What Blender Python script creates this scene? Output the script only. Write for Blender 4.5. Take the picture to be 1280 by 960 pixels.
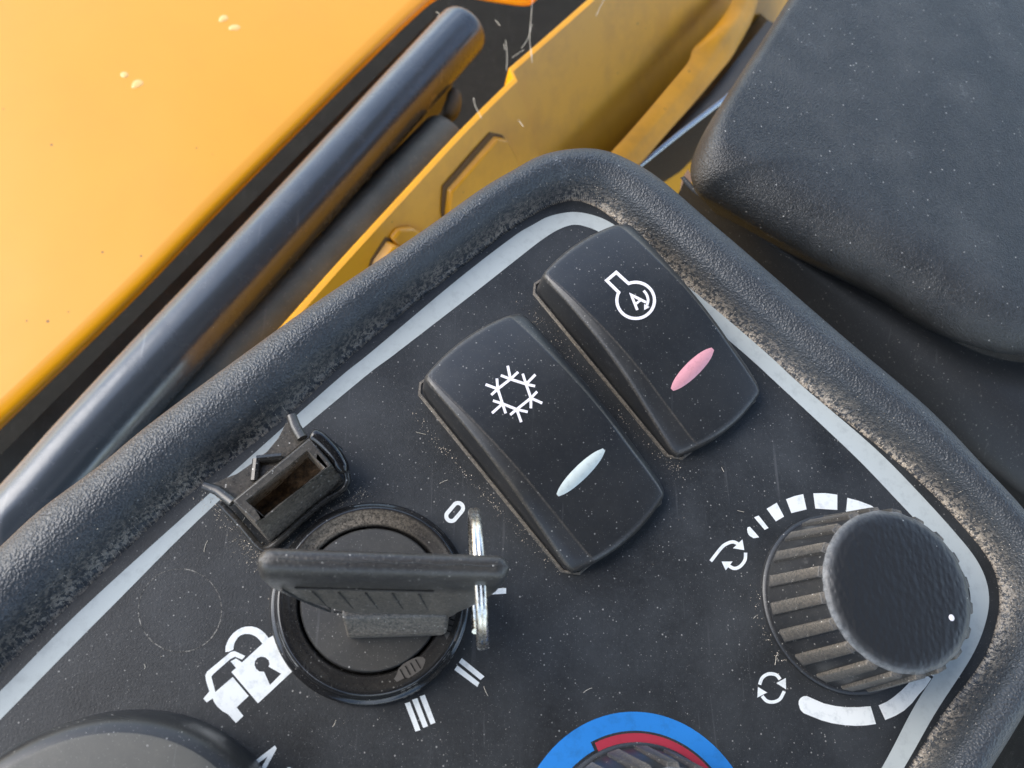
import bpy, bmesh, math, random
import numpy as np
from mathutils import Vector, Matrix, noise as mnoise

for o in list(bpy.data.objects):
    bpy.data.objects.remove(o)
random.seed(7)
rng = np.random.default_rng(11)
SC = bpy.context.scene
COL = SC.collection
S = 0.001                       # all numbers below are millimetres; the console face is z = 0

# ------------------------------------------------------------------ camera
FPX, NAD, CAMH = 1020.0, (440.0, 890.0), 150.0
def _ray(px, py):
    return np.array([(px - 640) / FPX, -(py - 480) / FPX, -1.0])
_d = _ray(*NAD); _d = _d / np.linalg.norm(_d)
_z = -_d
_x = np.array([1.0, 0, 0]); _x = _x - (_x @ _z) * _z; _x /= np.linalg.norm(_x)
_y = np.cross(_z, _x)
ROT = np.array([_x, _y, _z])    # camera -> world
def P(px, py, h=0.0):
    """point of the photograph at height h above the console face, in mm"""
    r = ROT @ _ray(px, py)
    t = (h - CAMH) / r[2]
    return np.array([0, 0, CAMH]) + t * r
cam = bpy.data.cameras.new('camera')
cam_ob = bpy.data.objects.new('camera', cam); COL.objects.link(cam_ob)
M4 = Matrix([list(ROT[0]) + [0], list(ROT[1]) + [0], list(ROT[2]) + [CAMH * S], [0, 0, 0, 1]])
cam_ob.matrix_world = M4
cam.sensor_width = 36.0
cam.lens = FPX / 1280 * 36.0
cam.clip_start = 0.005; cam.clip_end = 50.0
cam.dof.use_dof = True
cam.dof.focus_distance = 0.160
cam.dof.aperture_fstop = 26
SC.camera = cam_ob

# ------------------------------------------------------------------ world and sun
SUN_EL, SUN_AZ = math.radians(38), math.radians(-74)    # azimuth measured from +Y towards +X
W = bpy.data.worlds.new('World'); SC.world = W; W.use_nodes = True
wn = W.node_tree.nodes; wl = W.node_tree.links
bgn = wn['Background']
sky = wn.new('ShaderNodeTexSky'); sky.sky_type = 'NISHITA'; sky.sun_disc = False
sky.sun_elevation = SUN_EL; sky.sun_rotation = SUN_AZ
sky.air_density = 1.0; sky.dust_density = 1.2; sky.ozone_density = 1.0
tc = wn.new('ShaderNodeTexCoord')
cn = wn.new('ShaderNodeTexNoise'); cn.inputs['Scale'].default_value = 2.6; cn.inputs['Detail'].default_value = 6
cn.inputs['Roughness'].default_value = 0.55
wl.new(tc.outputs['Generated'], cn.inputs['Vector'])
cr = wn.new('ShaderNodeValToRGB')
cr.color_ramp.elements[0].position = 0.52; cr.color_ramp.elements[1].position = 0.78
cr.color_ramp.elements[1].color = (0.85, 0.85, 0.85, 1)
wl.new(cn.outputs['Fac'], cr.inputs['Fac'])
cm = wn.new('ShaderNodeMixRGB'); cm.inputs['Color2'].default_value = (13, 13.8, 15, 1)
wl.new(cr.outputs['Color'], cm.inputs['Fac']); wl.new(sky.outputs['Color'], cm.inputs['Color1'])
wl.new(cm.outputs['Color'], bgn.inputs['Color'])
bgn.inputs['Strength'].default_value = 0.15
sun = bpy.data.lights.new('sun', 'SUN'); sun.energy = 1.0; sun.angle = math.radians(45); sun.color = (1.0, 0.97, 0.92)
sun_ob = bpy.data.objects.new('sun', sun); COL.objects.link(sun_ob)
sd = Vector((math.sin(SUN_AZ) * math.cos(SUN_EL), math.cos(SUN_AZ) * math.cos(SUN_EL), math.sin(SUN_EL)))
sun_ob.rotation_euler = sd.to_track_quat('Z', 'Y').to_euler()
SC.view_settings.view_transform = 'Standard'; SC.view_settings.look = 'None'
SC.view_settings.exposure = 1.35; SC.view_settings.gamma = 1.0
SC.view_settings.use_curve_mapping = False
SC.render.engine = 'CYCLES'
SC.cycles.use_denoising = True
SC.cycles.max_bounces = 8

# ------------------------------------------------------------------ materials
class N:
    def __init__(s, name):
        s.m = bpy.data.materials.new(name); s.m.use_nodes = True
        s.t = s.m.node_tree; s.b = s.t.nodes['Principled BSDF']
        s.co = s.t.nodes.new('ShaderNodeTexCoord').outputs['Object']
    def n(s, typ, **kw):
        x = s.t.nodes.new(typ)
        for k, v in kw.items():
            if k.startswith('i_'):
                x.inputs[k[2:]].default_value = v
            else: setattr(x, k, v)
        return x
    def l(s, a, b): s.t.links.new(a, b)
    def noise(s, per_mm, detail=3, rough=0.5, dist=0.0, vec=None):
        x = s.n('ShaderNodeTexNoise'); x.inputs['Scale'].default_value = per_mm * 1000
        x.inputs['Detail'].default_value = detail; x.inputs['Roughness'].default_value = rough
        x.inputs['Distortion'].default_value = dist
        s.l(vec if vec is not None else s.co, x.inputs['Vector']); return x.outputs['Fac']
    def ramp(s, src, a, b, lo=0.0, hi=1.0):
        x = s.n('ShaderNodeMapRange'); x.inputs['From Min'].default_value = a; x.inputs['From Max'].default_value = b
        x.inputs['To Min'].default_value = lo; x.inputs['To Max'].default_value = hi
        s.l(src, x.inputs['Value']); return x.outputs['Result']
    def math(s, op, a, b=None):
        x = s.n('ShaderNodeMath', operation=op)
        for k, v in ((0, a), (1, b)):
            if v is None: continue
            if isinstance(v, (int, float)): x.inputs[k].default_value = v
            else: s.l(v, x.inputs[k])
        return x.outputs[0]
    def mix(s, fac, c1, c2):
        x = s.n('ShaderNodeMixRGB')
        for k, v in (('Fac', fac), ('Color1', c1), ('Color2', c2)):
            if isinstance(v, (int, float)): x.inputs[k].default_value = v
            elif isinstance(v, tuple): x.inputs[k].default_value = (*v, 1)
            else: s.l(v, x.inputs[k])
        return x.outputs[0]
    def attr(s, name):
        x = s.n('ShaderNodeAttribute'); x.attribute_name = name; return x.outputs['Fac']
    def specks(s, per_mm, size, keep):
        """scattered tiny specks: returns mask"""
        v = s.n('ShaderNodeTexVoronoi'); v.inputs['Scale'].default_value = per_mm * 1000
        s.l(s.co, v.inputs['Vector'])
        sep = s.n('ShaderNodeSeparateColor'); s.l(v.outputs['Color'], sep.inputs[0])
        r = s.math('MULTIPLY', s.ramp(sep.outputs[0], keep, 1.0, 0.0, 1.0), size)
        return s.ramp(s.math('SUBTRACT', r, v.outputs['Distance']), 0.0, 0.04, 0, 1)
    def scratches(s, per_mm, rot, thr=0.93):
        mp = s.n('ShaderNodeMapping'); mp.inputs['Scale'].default_value = (1, 0.04, 0.3)
        mp.inputs['Rotation'].default_value = (0.2, 0.1, rot)
        s.l(s.co, mp.inputs['Vector'])
        return s.ramp(s.noise(per_mm, 2, 0.6, 0.4, mp.outputs['Vector']), 0.70, 0.80)
    def bump(s, src, dist_mm, strength=1.0, prev=None):
        x = s.n('ShaderNodeBump'); x.inputs['Strength'].default_value = strength
        x.inputs['Distance'].default_value = dist_mm * S
        s.l(src, x.inputs['Height'])
        if prev is not None: s.l(prev, x.inputs['Normal'])
        return x.outputs['Normal']
    def out(s, col=None, rough=None, nrm=None, **kw):
        for k, v in (('Base Color', col), ('Roughness', rough), ('Normal', nrm)):
            if v is None: continue
            if isinstance(v, (int, float)): s.b.inputs[k].default_value = v
            elif isinstance(v, tuple): s.b.inputs[k].default_value = (*v, 1)
            else: s.l(v, s.b.inputs[k])
        for k, v in kw.items():
            s.b.inputs[k.replace('_', ' ')].default_value = v
        return s.m

DUST = (0.62, 0.52, 0.40)
def plastic(name, base, rough, fine=0.02, fine_scale=4.0, speck=0.35, haze=0.25, scratch=0.4, grime=(0.14, 0.13, 0.11), attr=False):
    m = N(name)
    big = m.ramp(m.noise(0.05, 4, 0.6), 0.35, 0.7)
    col = m.mix(m.math('MULTIPLY', big, haze), base, grime)
    mid = m.ramp(m.noise(1.2, 5, 0.7), 0.52, 0.75)
    col = m.mix(m.math('MULTIPLY', mid, haze * 0.7), col, grime)
    col = m.mix(m.math('MULTIPLY', m.ramp(m.noise(5.0, 3, 0.8), 0.52, 0.72), 0.14 if fine > .01 else .04), col, (0.16, 0.16, 0.155))
    if speck:
        col = m.mix(m.math('MULTIPLY', m.specks(1.6, 0.28, 0.80), speck), col, (0.62, 0.6, 0.55))
        col = m.mix(m.math('MULTIPLY', m.specks(4.0, 0.34, 0.72), speck * 0.55), col, (0.5, 0.48, 0.44))
    if scratch:
        sc = m.math('ADD', m.scratches(0.9, 0.9), m.scratches(0.7, 2.3))
        col = m.mix(m.math('MULTIPLY', sc, scratch * 0.35), col, (0.3, 0.3, 0.3))
    if attr:
        a = m.attr('dust')
        g = m.ramp(m.noise(2.2, 6, 0.75), 0.38, 0.62)
        k = m.math('MULTIPLY', a, m.math('ADD', m.math('MULTIPLY', g, 0.85), 0.12))
        col = m.mix(k, col, DUST)
    r = m.math('ADD', m.math('MULTIPLY', m.noise(0.6, 4), 0.16), rough - 0.08)
    nb = m.bump(m.noise(fine_scale, 3, 0.6), fine)
    return m.out(col, r, nb, IOR=1.55)

def leather(name, base, rough, cell=0.85, depth=0.12, attr=False, speck=0.3, smooth_amt=0.5):
    """moulded soft-grain plastic: wrinkled cells"""
    m = N(name)
    wob = m.n('ShaderNodeTexNoise'); wob.inputs['Scale'].default_value = 900; m.l(m.co, wob.inputs['Vector'])
    mx = m.n('ShaderNodeVectorMath', operation='MULTIPLY_ADD')
    m.l(wob.outputs['Color'], mx.inputs[0]); mx.inputs[1].default_value = (0.0009, 0.0009, 0.0009); m.l(m.co, mx.inputs[2])
    v = m.n('ShaderNodeTexVoronoi', feature='SMOOTH_F1'); v.inputs['Scale'].default_value = 1000 / cell
    v.inputs['Smoothness'].default_value = smooth_amt
    m.l(mx.outputs[0], v.inputs['Vector'])
    big = m.ramp(m.noise(0.06, 4, 0.6), 0.4, 0.7)
    col = m.mix(m.math('MULTIPLY', big, 0.25), base, (0.10, 0.10, 0.095))
    if speck:
        col = m.mix(m.math('MULTIPLY', m.specks(1.1, 0.24, 0.86), speck), col, (0.6, 0.58, 0.54))
        wash = m.math('MULTIPLY', m.ramp(m.noise(0.11, 5, 0.75), 0.63, 0.74), m.ramp(m.noise(2.0, 4, 0.7), 0.5, 0.62))
        col = m.mix(m.math('MULTIPLY', wash, speck), col, (0.5, 0.52, 0.54))
    if attr:
        a = m.attr('dust')
        g = m.math('MULTIPLY', m.ramp(m.noise(0.55, 3, 0.7), 0.36, 0.52, 0.15, 1.0), m.ramp(m.noise(1.3, 3, 0.7), 0.45, 0.53))
        k = m.math('MULTIPLY', m.ramp(a, 0, 1), m.math('ADD', m.math('MULTIPLY', g, 0.95), 0.02))
        k2 = m.math('MULTIPLY', m.ramp(m.noise(0.10, 3, 0.6), 0.3, 0.6, 0.35, 1.0), k)
        col = m.mix(k2, col, DUST)
    nb = m.bump(v.outputs['Distance'], depth, 1.0)
    nb = m.bump(m.noise(5.0, 3, 0.6), depth * 0.25, 0.6, nb)
    r = m.math('ADD', m.math('MULTIPLY', m.noise(0.5, 4), 0.14), rough - 0.07)
    return m.out(col, r, nb, IOR=1.62)

def paint(name, base, rough=0.25, coat=0.4, wave=0.3, dirt=0.35, dirtcol=(0.10, 0.07, 0.03)):
    m = N(name)
    col = m.mix(m.math('MULTIPLY', m.ramp(m.noise(0.03, 5, 0.65), 0.45, 0.75), dirt), base, dirtcol)
    col = m.mix(m.math('MULTIPLY', m.specks(0.16, 0.11, 0.70), 0.75), col, (0.06, 0.04, 0.02))
    nb = m.bump(m.noise(0.02, 2, 0.5), wave)
    nb = m.bump(m.noise(0.6, 2, 0.5), 0.012, 1.0, nb)
    return m.out(col, rough, nb, Coat_Weight=coat, Coat_Roughness=0.16, Coat_IOR=1.6, IOR=1.5)

def flat(name, base, rough=0.5, wear=0.2, wearcol=None, scale=1.0):
    m = N(name)
    wc = wearcol or tuple(c * 0.45 for c in base)
    col = m.mix(m.math('MULTIPLY', m.ramp(m.noise(scale, 6, 0.7), 0.5, 0.72), wear), base, wc)
    nb = m.bump(m.noise(4, 3), 0.012)
    return m.out(col, rough, nb)

MAT = {}
MAT['fascia'] = plastic('fascia_black', (0.0155, 0.0165, 0.0175), 0.46, fine=0.045, fine_scale=2.6, speck=0.4, haze=0.26, grime=(0.115, 0.123, 0.13), attr=False)
MAT['rim'] = leather('rim_grain', (0.030, 0.034, 0.039), 0.44, 0.46, 0.17, attr=True, smooth_amt=.2)
MAT['rocker'] = plastic('rocker_black', (0.016, 0.017, 0.019), 0.36, fine=0.005, fine_scale=3, speck=0.30, haze=0.10, scratch=0.5, attr=True)
MAT['housing'] = plastic('housing_black', (0.016, 0.016, 0.017), 0.5, fine=0.03, speck=0.6, haze=0.4, grime=(0.12, 0.11, 0.09), attr=True)
MAT['gloss'] = plastic('gloss_black', (0.010, 0.010, 0.011), 0.14, fine=0.003, speck=0.25, haze=0.08, scratch=0.5, attr=True)
MAT['barrel'] = plastic('barrel_black', (0.022, 0.022, 0.022), 0.5, fine=0.012, speck=0.5, haze=0.35, grime=(0.13, 0.12, 0.10))
MAT['key'] = plastic('key_plastic', (0.019, 0.019, 0.020), 0.40, fine=0.10, fine_scale=1.7, speck=0.5, haze=0.22, grime=(0.12, 0.11, 0.09), attr=True)
MAT['hinge'] = plastic('hinge_plastic', (0.014, 0.014, 0.014), 0.28, fine=0.01, speck=0.8, haze=0.3, grime=(0.16, 0.14, 0.11), attr=True)
MAT['knob'] = plastic('knob_black', (0.014, 0.015, 0.017), 0.38, fine=0.01, speck=0.4, haze=0.15)
MAT['rib'] = plastic('rib_dusty', (0.020, 0.020, 0.020), 0.55, fine=0.06, fine_scale=2.5, speck=0.8, haze=0.3, grime=(0.095, 0.094, 0.09), attr=True)
MAT['dial'] = plastic('dial_grey', (0.055, 0.055, 0.050), 0.55, fine=0.02, fine_scale=2, speck=0.35, haze=0.6, grime=(0.13, 0.12, 0.10), scratch=0.8)
MAT['white'] = flat('print_white', (0.82, 0.84, 0.82), 0.5, 0.6, (0.45, 0.48, 0.48), 0.5)
MAT['stripe'] = flat('print_stripe', (0.50, 0.54, 0.53), 0.5, 0.55, (0.34, 0.37, 0.37), 0.35)
MAT['blue'] = flat('print_blue', (0.025, 0.22, 0.62), 0.45, 0.5, (0.02, 0.12, 0.3), 0.25)
MAT['red'] = flat('print_red', (0.42, 0.035, 0.06), 0.45, 0.3, (0.2, 0.02, 0.03), 0.4)
MAT['lens_red'] = flat('lens_red', (0.78, 0.36, 0.39), 0.22, 0.3)
MAT['lens_pale'] = flat('lens_pale', (0.64, 0.70, 0.66), 0.22, 0.3)
MAT['symbol'] = flat('rocker_symbol', (0.85, 0.80, 0.81), 0.5, 0.1)
MAT['grey_patch'] = flat('worn_grey', (0.085, 0.078, 0.07), 0.7, 0.9, (0.07, 0.06, 0.055), 1.5)
MAT['dust'] = flat('dust_tan', (0.62, 0.54, 0.43), 0.9, 0.5, (0.25, 0.21, 0.16), 2)
MAT['yellow'] = paint('yellow_paint', (0.86, 0.36, 0.004), 0.30, 0.55, 0.5, 0.12, (0.55, 0.22, 0.01))
MAT['yellow_in'] = paint('yellow_paint_dusty', (0.82, 0.36, 0.004), 0.40, 0.2, 0.4, 0.4, (0.30, 0.10, 0.015))
MAT['yellow_line'] = flat('weld_dirt', (0.14, 0.07, 0.02), 0.7, 0.6)
MAT['yellow_dull'] = paint('yellow_dull', (0.70, 0.31, 0.010), 0.55, 0.0, 0.4, 0.6, (0.22, 0.11, 0.02))
m = N('tube_black')
col = m.mix(m.math('MULTIPLY', m.ramp(m.noise(0.08, 6, 0.7), 0.55, 0.75), 0.25), (0.062, 0.07, 0.08), (0.14, 0.15, 0.16))
col = m.mix(m.math('MULTIPLY', m.scratches(0.25, 0.6), 0.5), col, (0.3, 0.3, 0.3))
MAT['tube'] = m.out(col, m.ramp(m.noise(0.1, 5, 0.7), 0.4, 0.75, 0.19, 0.38), m.bump(m.noise(0.25, 3), 0.06), IOR=1.65, Metallic=0.25, Coat_Weight=0.25, Coat_Roughness=0.3)
MAT['rail'] = plastic('rail_dull', (0.038, 0.045, 0.043), 0.6, fine=0.05, fine_scale=1.0, speck=0.3, haze=0.5, grime=(0.12, 0.13, 0.12))
MAT['tray'] = plastic('tray_dark', (0.012, 0.011, 0.008), 0.85, fine=0.08, fine_scale=0.8, speck=0.5, haze=0.25, grime=(0.03, 0.028, 0.02))
MAT['tray'].node_tree.nodes['Principled BSDF'].inputs['Specular IOR Level'].default_value = 0.15
MAT['arm'] = leather('armrest_grain', (0.016, 0.017, 0.0175), 0.47, 0.40, 0.16, speck=0.6, smooth_amt=.3)
MAT['body'] = plastic('side_black', (0.016, 0.018, 0.021), 0.5, fine=0.05, fine_scale=1.4, speck=0.3, haze=0.3, grime=(0.025, 0.025, 0.025))
MAT['channel'] = plastic('channel_brown', (0.040, 0.034, 0.024), 0.42, fine=0.01, speck=0.1, haze=0.4, grime=(0.07, 0.05, 0.03))
m = N('steel')
MAT['steel'] = m.out(m.mix(m.ramp(m.noise(0.9, 5, 0.7), 0.5, 0.7), (0.75, 0.72, 0.66), (0.35, 0.27, 0.18)), m.ramp(m.noise(2, 4), 0.3, 0.7, 0.16, 0.4), m.bump(m.noise(1.2, 3), 0.03), Metallic=1.0)
m = N('trim_metal')
MAT['trim'] = m.out((0.5, 0.52, 0.54), 0.25, None, Metallic=1.0)
m = N('peach')
MAT['peach'] = m.out((0.95, 0.58, 0.20), 0.08, None, IOR=1.5)
MAT['leaf'] = flat('leaf_brown', (0.22, 0.13, 0.08), 0.8, 0.5)
MAT['web'] = flat('web_fibre', (0.75, 0.68, 0.55), 0.6, 0.1)

# ------------------------------------------------------------------ mesh helpers
def thing(name, label=None, cat=None, loc=(0, 0, 0), group=None, kind=None):
    o = bpy.data.objects.new(name, None); COL.objects.link(o)
    o.location = Vector(loc) * S; o.empty_display_size = 0.005
    tag(o, label, cat, group, kind); return o
def tag(o, label=None, cat=None, group=None, kind=None):
    for k, v in (('label', label), ('category', cat), ('group', group), ('kind', kind)):
        if v: o[k] = v
    return o
def wloc(o):
    v = Vector((0, 0, 0))
    while o is not None:
        v = v + o.location; o = o.parent
    return v
class MB:
    def __init__(s): s.v = []; s.f = []; s.d = []
    def vert(s, p, d=0.0):
        s.v.append((float(p[0]), float(p[1]), float(p[2]))); s.d.append(d); return len(s.v) - 1
    def grid(s, rows, close_u=False, close_v=False, dust=None):
        """rows: list of lists of points"""
        nu, nv = len(rows), len(rows[0]); b = len(s.v)
        for i, r in enumerate(rows):
            for j, p in enumerate(r):
                s.vert(p, dust[i][j] if dust is not None else 0.0)
        for i in range(nu if close_u else nu - 1):
            for j in range(nv if close_v else nv - 1):
                i2, j2 = (i + 1) % nu, (j + 1) % nv
                s.f.append((b + i * nv + j, b + i2 * nv + j, b + i2 * nv + j2, b + i * nv + j2))
        return b
    def poly(s, pts, d=0.0):
        b = [s.vert(p, d) for p in pts]; s.f.append(tuple(b)); return b
    def prism(s, pts, z0, z1, d=0.0):
        """pts 2D (x,y) or 3D top outline; z0 bottom, z1 top"""
        n = len(pts)
        t = [s.vert((p[0], p[1], z1), d) for p in pts]; b = [s.vert((p[0], p[1], z0), d) for p in pts]
        s.f.append(tuple(t)); s.f.append(tuple(reversed(b)))
        for i in range(n):
            k = (i + 1) % n; s.f.append((t[i], b[i], b[k], t[k]))
    def hexa(s, top, bot, d=0.0):
        t = [s.vert(p, d) for p in top]; b = [s.vert(p, d) for p in bot]; n = len(t)
        s.f.append(tuple(t)); s.f.append(tuple(reversed(b)))
        for i in range(n):
            k = (i + 1) % n; s.f.append((t[i], b[i], b[k], t[k]))
    def lathe(s, prof, c=(0, 0), n=96, dust=None, fn=None):
        rows = []; dd = []
        for i in range(n):
            a = 2 * math.pi * i / n; r_ = []; e = []
            for k, (r, z) in enumerate(prof):
                if fn: r, z = fn(a, k, r, z)
                r_.append((c[0] + r * math.cos(a), c[1] + r * math.sin(a), z))
                e.append(dust(a, k) if dust else 0.0)
            rows.append(r_); dd.append(e)
        s.grid(rows, close_u=True, dust=dd)
    def tube(s, pts, r, n=14, caps=True, d=0.0, flat_=1.0):
        pts = [np.array(p, float) for p in pts]; m_ = len(pts)
        rs = r if isinstance(r, (list, tuple, np.ndarray)) else [r] * m_
        up = None; rows = []
        for i in range(m_):
            t = pts[min(i + 1, m_ - 1)] - pts[max(i - 1, 0)]; t = t / (np.linalg.norm(t) + 1e-9)
            if up is None:
                up = np.array([0, 0, 1.0]) if abs(t[2]) < 0.9 else np.array([0, 1.0, 0])
            up = up - (up @ t) * t; up /= np.linalg.norm(up); sd_ = np.cross(t, up)
            rows.append([pts[i] + rs[i] * (math.cos(2 * math.pi * k / n) * sd_ + flat_ * math.sin(2 * math.pi * k / n) * up) for k in range(n)])
        b = s.grid(rows, close_v=True, dust=[[d] * n for _ in rows])
        if caps:
            s.f.append(tuple(b + k for k in reversed(range(n))))
            s.f.append(tuple(b + (m_ - 1) * n + k for k in range(n)))
    def build(s, name, mat, parent=None, angle=40, bevel=0.0, subdiv=0, label=None):
        me = bpy.data.meshes.new(name)
        off = wloc(parent) if parent else Vector((0, 0, 0))
        me.from_pydata([tuple(Vector(p) * S - off) for p in s.v], [], s.f)
        bm = bmesh.new(); bm.from_mesh(me)
        bmesh.ops.recalc_face_normals(bm, faces=bm.faces)
        bm.to_mesh(me); bm.free()
        if any(s.d):
            a = me.attributes.new('dust', 'FLOAT', 'POINT'); a.data.foreach_set('value', s.d)
        for p in me.polygons: p.use_smooth = True
        me.set_sharp_from_angle(angle=math.radians(angle))
        me.materials.append(mat if not isinstance(mat, str) else MAT[mat])
        o = bpy.data.objects.new(name, me); COL.objects.link(o)
        if parent: o.parent = parent
        if bevel:
            bv = o.modifiers.new('bevel', 'BEVEL'); bv.width = bevel * S; bv.segments = 2; bv.limit_method = 'ANGLE'
            bv.angle_limit = math.radians(35)
        if label: o['label'] = label
        return o

def catmull(pts, n):
    p = np.array(pts, float); L = len(p)
    ext = np.vstack([2 * p[0] - p[1], p, 2 * p[-1] - p[-2]])
    out = []
    for u in np.linspace(0, L - 1 - 1e-9, n):
        i = int(u); t = u - i
        a, b, c, d = ext[i], ext[i + 1], ext[i + 2], ext[i + 3]
        out.append(0.5 * ((2 * b) + (c - a) * t + (2 * a - 5 * b + 4 * c - d) * t * t + (3 * b - a - 3 * c + d) * t ** 3))
    return np.array(out)
def pw(x, xs, ys): return float(np.interp(x, xs, ys))
def zoomed(pts, s_, ox, oy): return [(x / s_ + ox, y / s_ + oy) for x, y in pts]

PRINT_Z = 0.05
def print_poly(name, mat, pts_px, parent, z=PRINT_Z, label=None):
    mb = MB(); q = [P(x, y, z) for x, y in pts_px]
    mb.prism(q, z - 0.04, z); return mb.build(name, mat, parent, label=label)
def stroke_pts(path, w, closed=False):
    """mitred ribbon of width w (px) -> list of quads"""
    p = [np.array(q, float) for q in path]; n = len(p); L = []; R_ = []
    for i in range(n):
        if closed: a, b = p[i - 1], p[(i + 1) % n]
        else: a, b = p[max(i - 1, 0)], p[min(i + 1, n - 1)]
        d1 = p[i] - a; d2 = b - p[i]
        d1 = d1 / (np.linalg.norm(d1) + 1e-9) if np.linalg.norm(d1) > 1e-6 else None
        d2 = d2 / (np.linalg.norm(d2) + 1e-9) if np.linalg.norm(d2) > 1e-6 else None
        if d1 is None: d1 = d2
        if d2 is None: d2 = d1
        n1 = np.array([-d1[1], d1[0]]); n2 = np.array([-d2[1], d2[0]])
        m_ = n1 + n2; m_ /= np.linalg.norm(m_) + 1e-9
        k = w / 2 / max(0.45, m_ @ n1)
        L.append(p[i] + m_ * k); R_.append(p[i] - m_ * k)
    return L, R_
def add_stroke(mb, path, w, to3d, closed=False, sub=3):
    q = [np.array(a, float) for a in path]; d = []
    m_ = len(q) if closed else len(q) - 1
    for i in range(m_):
        a, b = q[i], q[(i + 1) % len(q)]
        for k in range(sub): d.append(a + (b - a) * k / sub)
    if not closed: d.append(q[-1])
    L, R_ = stroke_pts(d, w, closed)
    rows = [[to3d(*a), to3d(*b)] for a, b in zip(L, R_)]
    mb.grid(rows, close_u=closed)
def arc(cx, cy, r, a0, a1, n=20):
    return [(cx + r * math.cos(math.radians(a0 + (a1 - a0) * k / (n - 1))), cy + r * math.sin(math.radians(a0 + (a1 - a0) * k / (n - 1)))) for k in range(n)]

# ================================================================== setting
mb = MB(); mb.grid([[(-700, -400, -420), (-420, 900, -420)], [(900, -400, -420), (900, 900, -420)]])
tag(mb.build('floor', 'tray'), kind='structure')

# unseen roof slab, added to darken reflections; open towards the yellow bodywork
rn = np.array([-.66, .75]); rt = np.array([.75, .66])
def rp2(a, b, z): q = rn * a + rt * b; return (q[0], q[1], z)
mb = MB(); mb.hexa([rp2(385, -900, 960), rp2(385, 1000, 960), rp2(-1100, 1000, 960), rp2(-1100, -900, 960)], [rp2(385, -900, 900), rp2(385, 1000, 900), rp2(-1100, 1000, 900), rp2(-1100, -900, 900)])
tag(mb.build('unseen_shade_roof', 'tray', bevel=12), kind='structure')
# ================================================================== control console
con = thing('control_console', 'black control console with grained raised rim, white border line and printed symbols', 'control panel', (40, 20, 0))
PAIRS = [((-80, 925), (-150, 812)), ((0, 842), (-66, 742)), ((59, 784), (-12, 694)), ((120, 725), (50, 637)), ((185, 662), (122, 583)), ((250, 607), (190, 527)),
         ((360, 520), (302, 444)), ((450, 436), (396, 376)), ((577, 334), (527, 288)), ((640, 286), (600, 236)), ((672, 266), (642, 211)),
         ((696, 255), (676, 193)), ((720, 251), (712, 185)), ((745, 259), (748, 185)), ((768, 275), (782, 196)), ((800, 304), (824, 221)), ((845, 348), (884, 272)), ((895, 392), (938, 318)),
         ((1000, 482), (1058, 422)), ((1100, 560), (1160, 508)), ((1160, 612), (1228, 578)), ((1205, 660), (1285, 640)),
         ((1236, 700), (1325, 700)), ((1248, 735), (1345, 752)), ((1246, 775), (1338, 812)), ((1228, 825), (1300, 865)),
         ((1180, 890), (1255, 938)), ((1135, 960), (1208, 1012)), ((1060, 1075), (1135, 1125)), ((900, 1325), (980, 1372))]
A_ = catmull([P(*a, 0)[:2] for a, b in PAIRS], 300)
B_ = catmull([P(*b, 5.6)[:2] for a, b in PAIRS], 300)
PR_T = [0, .03, .07, .11, .15, .20, .26, .32, .38, .44, .50, .57, .64, .72, .80, .88, .94, 1.0, 1.04, 1.07, 1.09, 1.10, 1.12]
PR_Z = [-.3, -.35, -.3, .15, .8, 2.6, 4.7, 5.8, 6.35, 6.7, 7.0, 7.25, 7.3, 7.2, 6.9, 6.4, 5.9, 5.2, 4.2, 2.6, 0.5, -6, -45]
rows = []; dd = []
for i in range(300):
    rows.append([(*(A_[i] + (B_[i] - A_[i]) * t), z) for t, z in zip(PR_T, PR_Z)])
    dd.append([pw(t * pw(i, [0, 120, 150, 300], [1, 1, 1.4, 1.4]), [0, .02, .10, .16, .24, .34], [.6, 1, 1, .75, .25, 0]) * pw(i, [0, 110, 140, 255, 280, 300], [.65, .7, 1, 1, .8, .7]) for t in PR_T])
mb = MB(); mb.grid(rows, dust=dd); mb.build('rim', 'rim', con, angle=70)
# fascia sheet
lo = [P(880, 1345, 0)[:2], P(-60, 1250, 0)[:2]]
mb = MB(); out_ = [tuple(a) for a in A_] + [tuple(a) for a in lo]
mb.prism(out_, -2.0, 0.0); mb.build('fascia', 'fascia', con)
# printed border
UP = [(-70, 925), (0, 864), (104, 760), (255, 623), (415, 480), (464, 440), (570, 351), (640, 297), (666, 281), (688, 270), (717, 265), (745, 270), (768, 281), (800, 304),
      (850, 350), (895, 387), (960, 443), (1000, 480), (1090, 557), (1145, 612), (1195, 667), (1222, 702), (1235, 735), (1234, 770), (1216, 818), (1170, 890), (1130, 960), (1060, 1075), (904, 1315)]
LO = [(-35, 935), (0, 900), (138, 760), (277, 623), (445, 480), (497, 440), (598, 362), (660, 313), (680, 298), (698, 287), (717, 281), (735, 284), (752, 292), (782, 313),
      (835, 360), (880, 399), (935, 446), (972, 480), (1065, 567), (1122, 626), (1168, 675), (1199, 708), (1212, 738), (1211, 765), (1196, 803), (1147, 876), (1102, 960), (1030, 1075), (876, 1315)]
U_ = catmull([P(*p, PRINT_Z) for p in UP], 200); L_ = catmull([P(*p, PRINT_Z) for p in LO], 200)
mb = MB(); mb.grid([[a, b] for a, b in zip(U_, L_)]); mb.build('border_line', 'stripe', con)
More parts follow.
